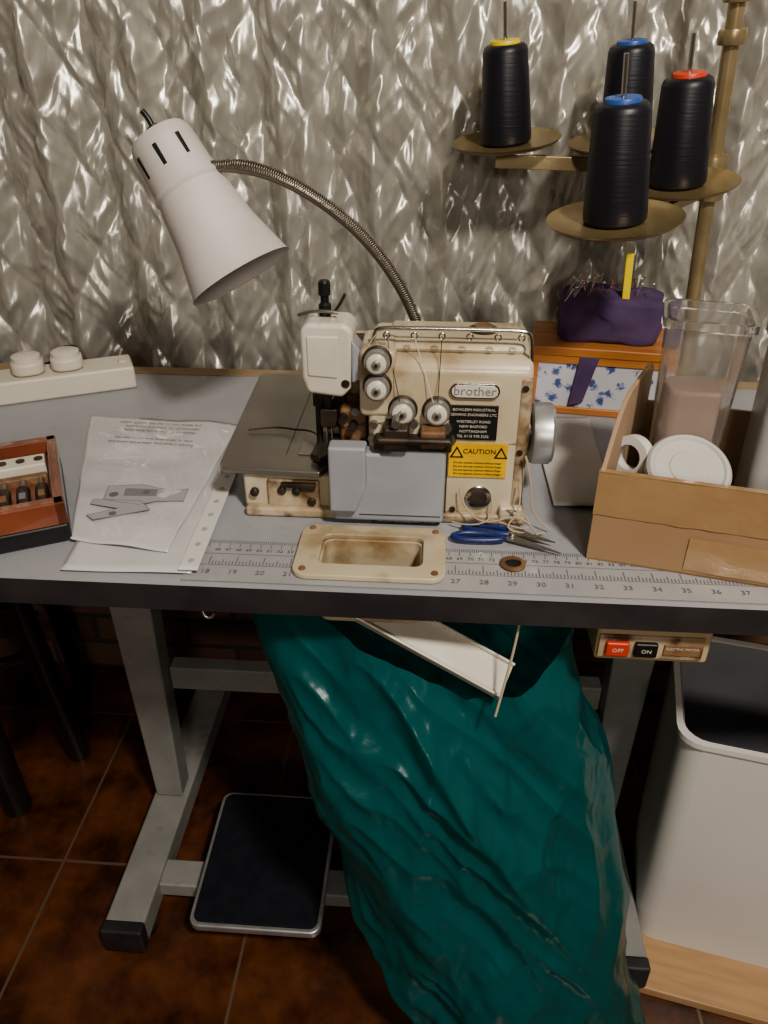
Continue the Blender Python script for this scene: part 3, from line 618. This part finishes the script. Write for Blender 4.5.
# ------------------------------------------------------------------ bag
def bag():
    m=bpy.data.materials.new('teal_polythene'); m.use_nodes=True; n=m.node_tree.nodes; l=m.node_tree.links; b=n['Principled BSDF']
    b.inputs['Base Color'].default_value=(.0,.14,.145,1); b.inputs['Roughness'].default_value=.28; b.inputs['Specular IOR Level'].default_value=.6
    b.inputs['Coat Weight'].default_value=.6; b.inputs['Coat Roughness'].default_value=.2
    tc=n.new('ShaderNodeTexCoord'); mp=n.new('ShaderNodeMapping'); l.new(tc.outputs['Object'],mp.inputs[0]); mp.inputs['Rotation'].default_value=(0,math.radians(-20),0); mp.inputs['Scale'].default_value=(1,1,.5)
    t=n.new('ShaderNodeTexNoise'); t.inputs['Scale'].default_value=45; t.inputs['Detail'].default_value=3; t.inputs['Distortion'].default_value=.3; l.new(mp.outputs[0],t.inputs['Vector'])
    bp=n.new('ShaderNodeBump'); bp.inputs['Strength'].default_value=.25; bp.inputs['Distance'].default_value=.005; l.new(t.outputs[0],bp.inputs['Height']); l.new(bp.outputs[0],b.inputs['Normal'])
    l.new(bp.outputs[0],b.inputs['Coat Normal'])
    tr=n.new('ShaderNodeBsdfTranslucent'); tr.inputs[0].default_value=(0,.45,.43,1)
    tp=n.new('ShaderNodeBsdfTransparent'); tp.inputs[0].default_value=(.05,.62,.60,1)
    mx=n.new('ShaderNodeMixShader'); mx.inputs[0].default_value=.38
    l.new(b.outputs[0],mx.inputs[1]); l.new(tr.outputs[0],mx.inputs[2])
    m2=n.new('ShaderNodeMixShader'); m2.inputs[0].default_value=.10; l.new(mx.outputs[0],m2.inputs[1]); l.new(tp.outputs[0],m2.inputs[2])
    l.new(m2.outputs[0],n['Material Output'].inputs[0])
    K=[(.715,-.200,.148,.632,.055),(.64,-.182,.150,.632,.070),(.55,-.152,.168,.625,.085),(.44,-.118,.203,.620,.100),(.32,-.088,.235,.612,.112),(.2,-.052,.268,.60,.12),(.10,-.015,.297,.59,.125),(.03,.01,.322,.585,.125),(.006,.03,.31,.58,.105)]
    def ev(z):
        for a,b2 in zip(K,K[1:]):
            if a[0]>=z>=b2[0]:
                t=(a[0]-z)/(a[0]-b2[0]); return [a[i]*(1-t)+b2[i]*t for i in range(5)]
        return list(K[-1])
    N=noise.noise
    NA,NS=420,320; bm=bmesh.new(); g=[]
    for s in range(NS+1):
        u=s/NS; row=[]
        for k in range(NA):
            a=2*math.pi*k/NA; ca,sa=math.cos(a),math.sin(a)
            ztop=.715-.105*max(0,-sa)**.8*max(0,min(1,(ca+.85)/1.15)) -.02*max(0,ca)
            z=ztop*(1-u)+.006*u
            z0,xl,xr,yc,ry=ev(z); cx=(xl+xr)/2; rx=(xr-xl)/2
            P=Vector((cx+rx*ca,yc+ry*sa,z))
            env=min(1,.25+(.715-z)*3.5)
            xs=P.x+(P.z-.7)*.40
            calm=.35+1.0*max(0,min(1,.5+1.6*N(Vector((xs*4,P.y*4,z*3.2+13)))))
            fold=.018*N(Vector((xs*6,P.y*6,z*2+3)))
            fold+=.016*(1-2*abs(N(Vector((xs*9+z*2.5,P.y*8,z*1.6)))))
            fold+=.008*(1-2*abs(N(Vector((xs*15-z*6,P.y*13,z*4+4)))))
            fold+=calm*(.0042*(1-2*abs(N(Vector((xs*30+z*12,P.y*28,z*8+8)))))+.0012*(1-2*abs(N(Vector((xs*60-z*26,P.y*55,z*22+2))))))
            P+=Vector((ca,sa*1.4,0))*(fold*env-.010)
            row.append(bm.verts.new(P))
        g.append(row)
    for s in range(NS):
        for k in range(NA): bm.faces.new((g[s][k],g[s][(k+1)%NA],g[s+1][(k+1)%NA],g[s+1][k]))
    bm.faces.new(g[-1])
    return mk('polythene_waste_bag',bm,m,smooth=True)
bag()
tie=E('bag_tie_cord')
tube('cord',[(.085,.556,.722),(.084,.553,.69),(.076,.540,.66),(.068,.528,.622)],.0013,m_str,tie)
tube('hook',[(-.206,.556,.722),(-.210,.55,.71),(-.202,.548,.702),(-.196,.552,.712)],.0018,m_steel,tie)
# ------------------------------------------------------------------ bin
bn=E('waste_bin')
brd=E('wooden_board',(.330,.655,0),(0,0,math.radians(-12))); box('board',(0,-.04,.0),(.34,.24,.016),M('pale_wood',(.40,.25,.13),(.48,.31,.17),scale=9,rough=.5,stretch=(1,10,1)),brd,bevel=.002)
ang=math.radians(-12); R=Matrix.Rotation(ang,3,'Z'); c=Vector((.318,.690,0))+R@Vector((.125,.10,0))
m_bin=M('bin_white',(.74,.72,.68),(.68,.66,.62),scale=4,rough=.38)
tub('bin_body',c.x,c.y,.0165,.44,.235,.19,.254,.210,-12,m_bin,bn,t=.004,r=.03,lip=.004)
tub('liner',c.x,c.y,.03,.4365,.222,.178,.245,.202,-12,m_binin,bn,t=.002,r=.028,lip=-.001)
# ------------------------------------------------------------------ chair
cr=E('bentwood_chair')
def leg(nm,pts,r): return tube(nm,pts,r,m_chair,cr)
leg('leg_front_r',[(-.655,.985,.0),(-.66,.98,.12),(-.675,.98,.28),(-.69,.98,.43)],.020)
leg('leg_front_l',[(-.715,.86,.0),(-.725,.865,.15),(-.755,.90,.3),(-.77,.90,.43)],.024)
leg('leg_back_r',[(-.72,1.16,.0),(-.73,1.15,.25),(-.74,1.14,.43)],.016)
leg('leg_back_l',[(-1.05,1.13,.0),(-1.04,1.13,.25),(-1.03,1.12,.43)],.016)
prism('seat',rrect(-1.06,.86,-.655,1.165,.08),.43,.46,m_chair,cr,bevel=.01)
leg('hoop',[(-.68,1.0,.24),(-.75,.92,.26),(-.9,.92,.26),(-.98,1.05,.24),(-.86,1.13,.24),(-.74,1.1,.24)],.010)
# ------------------------------------------------------------------ lights
def area(name,loc,target,size,energy,col):
    ld=bpy.data.lights.new(name,'AREA'); ld.size=size; ld.energy=energy; ld.color=col; ld.shape='DISK'
    o=bpy.data.objects.new(name,ld); COL.objects.link(o); o.location=loc
    o.rotation_euler=(Vector(target)-Vector(loc)).to_track_quat('-Z','Y').to_euler()
area('ceiling_light',(.55,-.45,2.25),(.1,.8,.7),.20,33,(1,.91,.80))
area('fill_light',(.2,-1.5,1.6),(.15,.8,.3),.35,11,(1,.90,.80))  # added fill behind the camera, brightens bin, floor and table legs
w=bpy.data.worlds.new('world'); S.world=w; w.use_nodes=True; w.node_tree.nodes['Background'].inputs[0].default_value=(.9,.85,.8,1); w.node_tree.nodes['Background'].inputs[1].default_value=.1
try: S.view_settings.look='AgX - Medium High Contrast'
except Exception: pass
# ------------------------------------------------------------------ camera
cd=bpy.data.cameras.new('camera'); cam=bpy.data.objects.new('camera',cd); COL.objects.link(cam)
cam.location=(0,0,1.16); cam.rotation_euler=(math.radians(90-31),0,math.radians(4))
cd.sensor_fit='VERTICAL'; cd.sensor_height=24; cd.lens=24*770/1024; cd.clip_start=.02
S.camera=cam
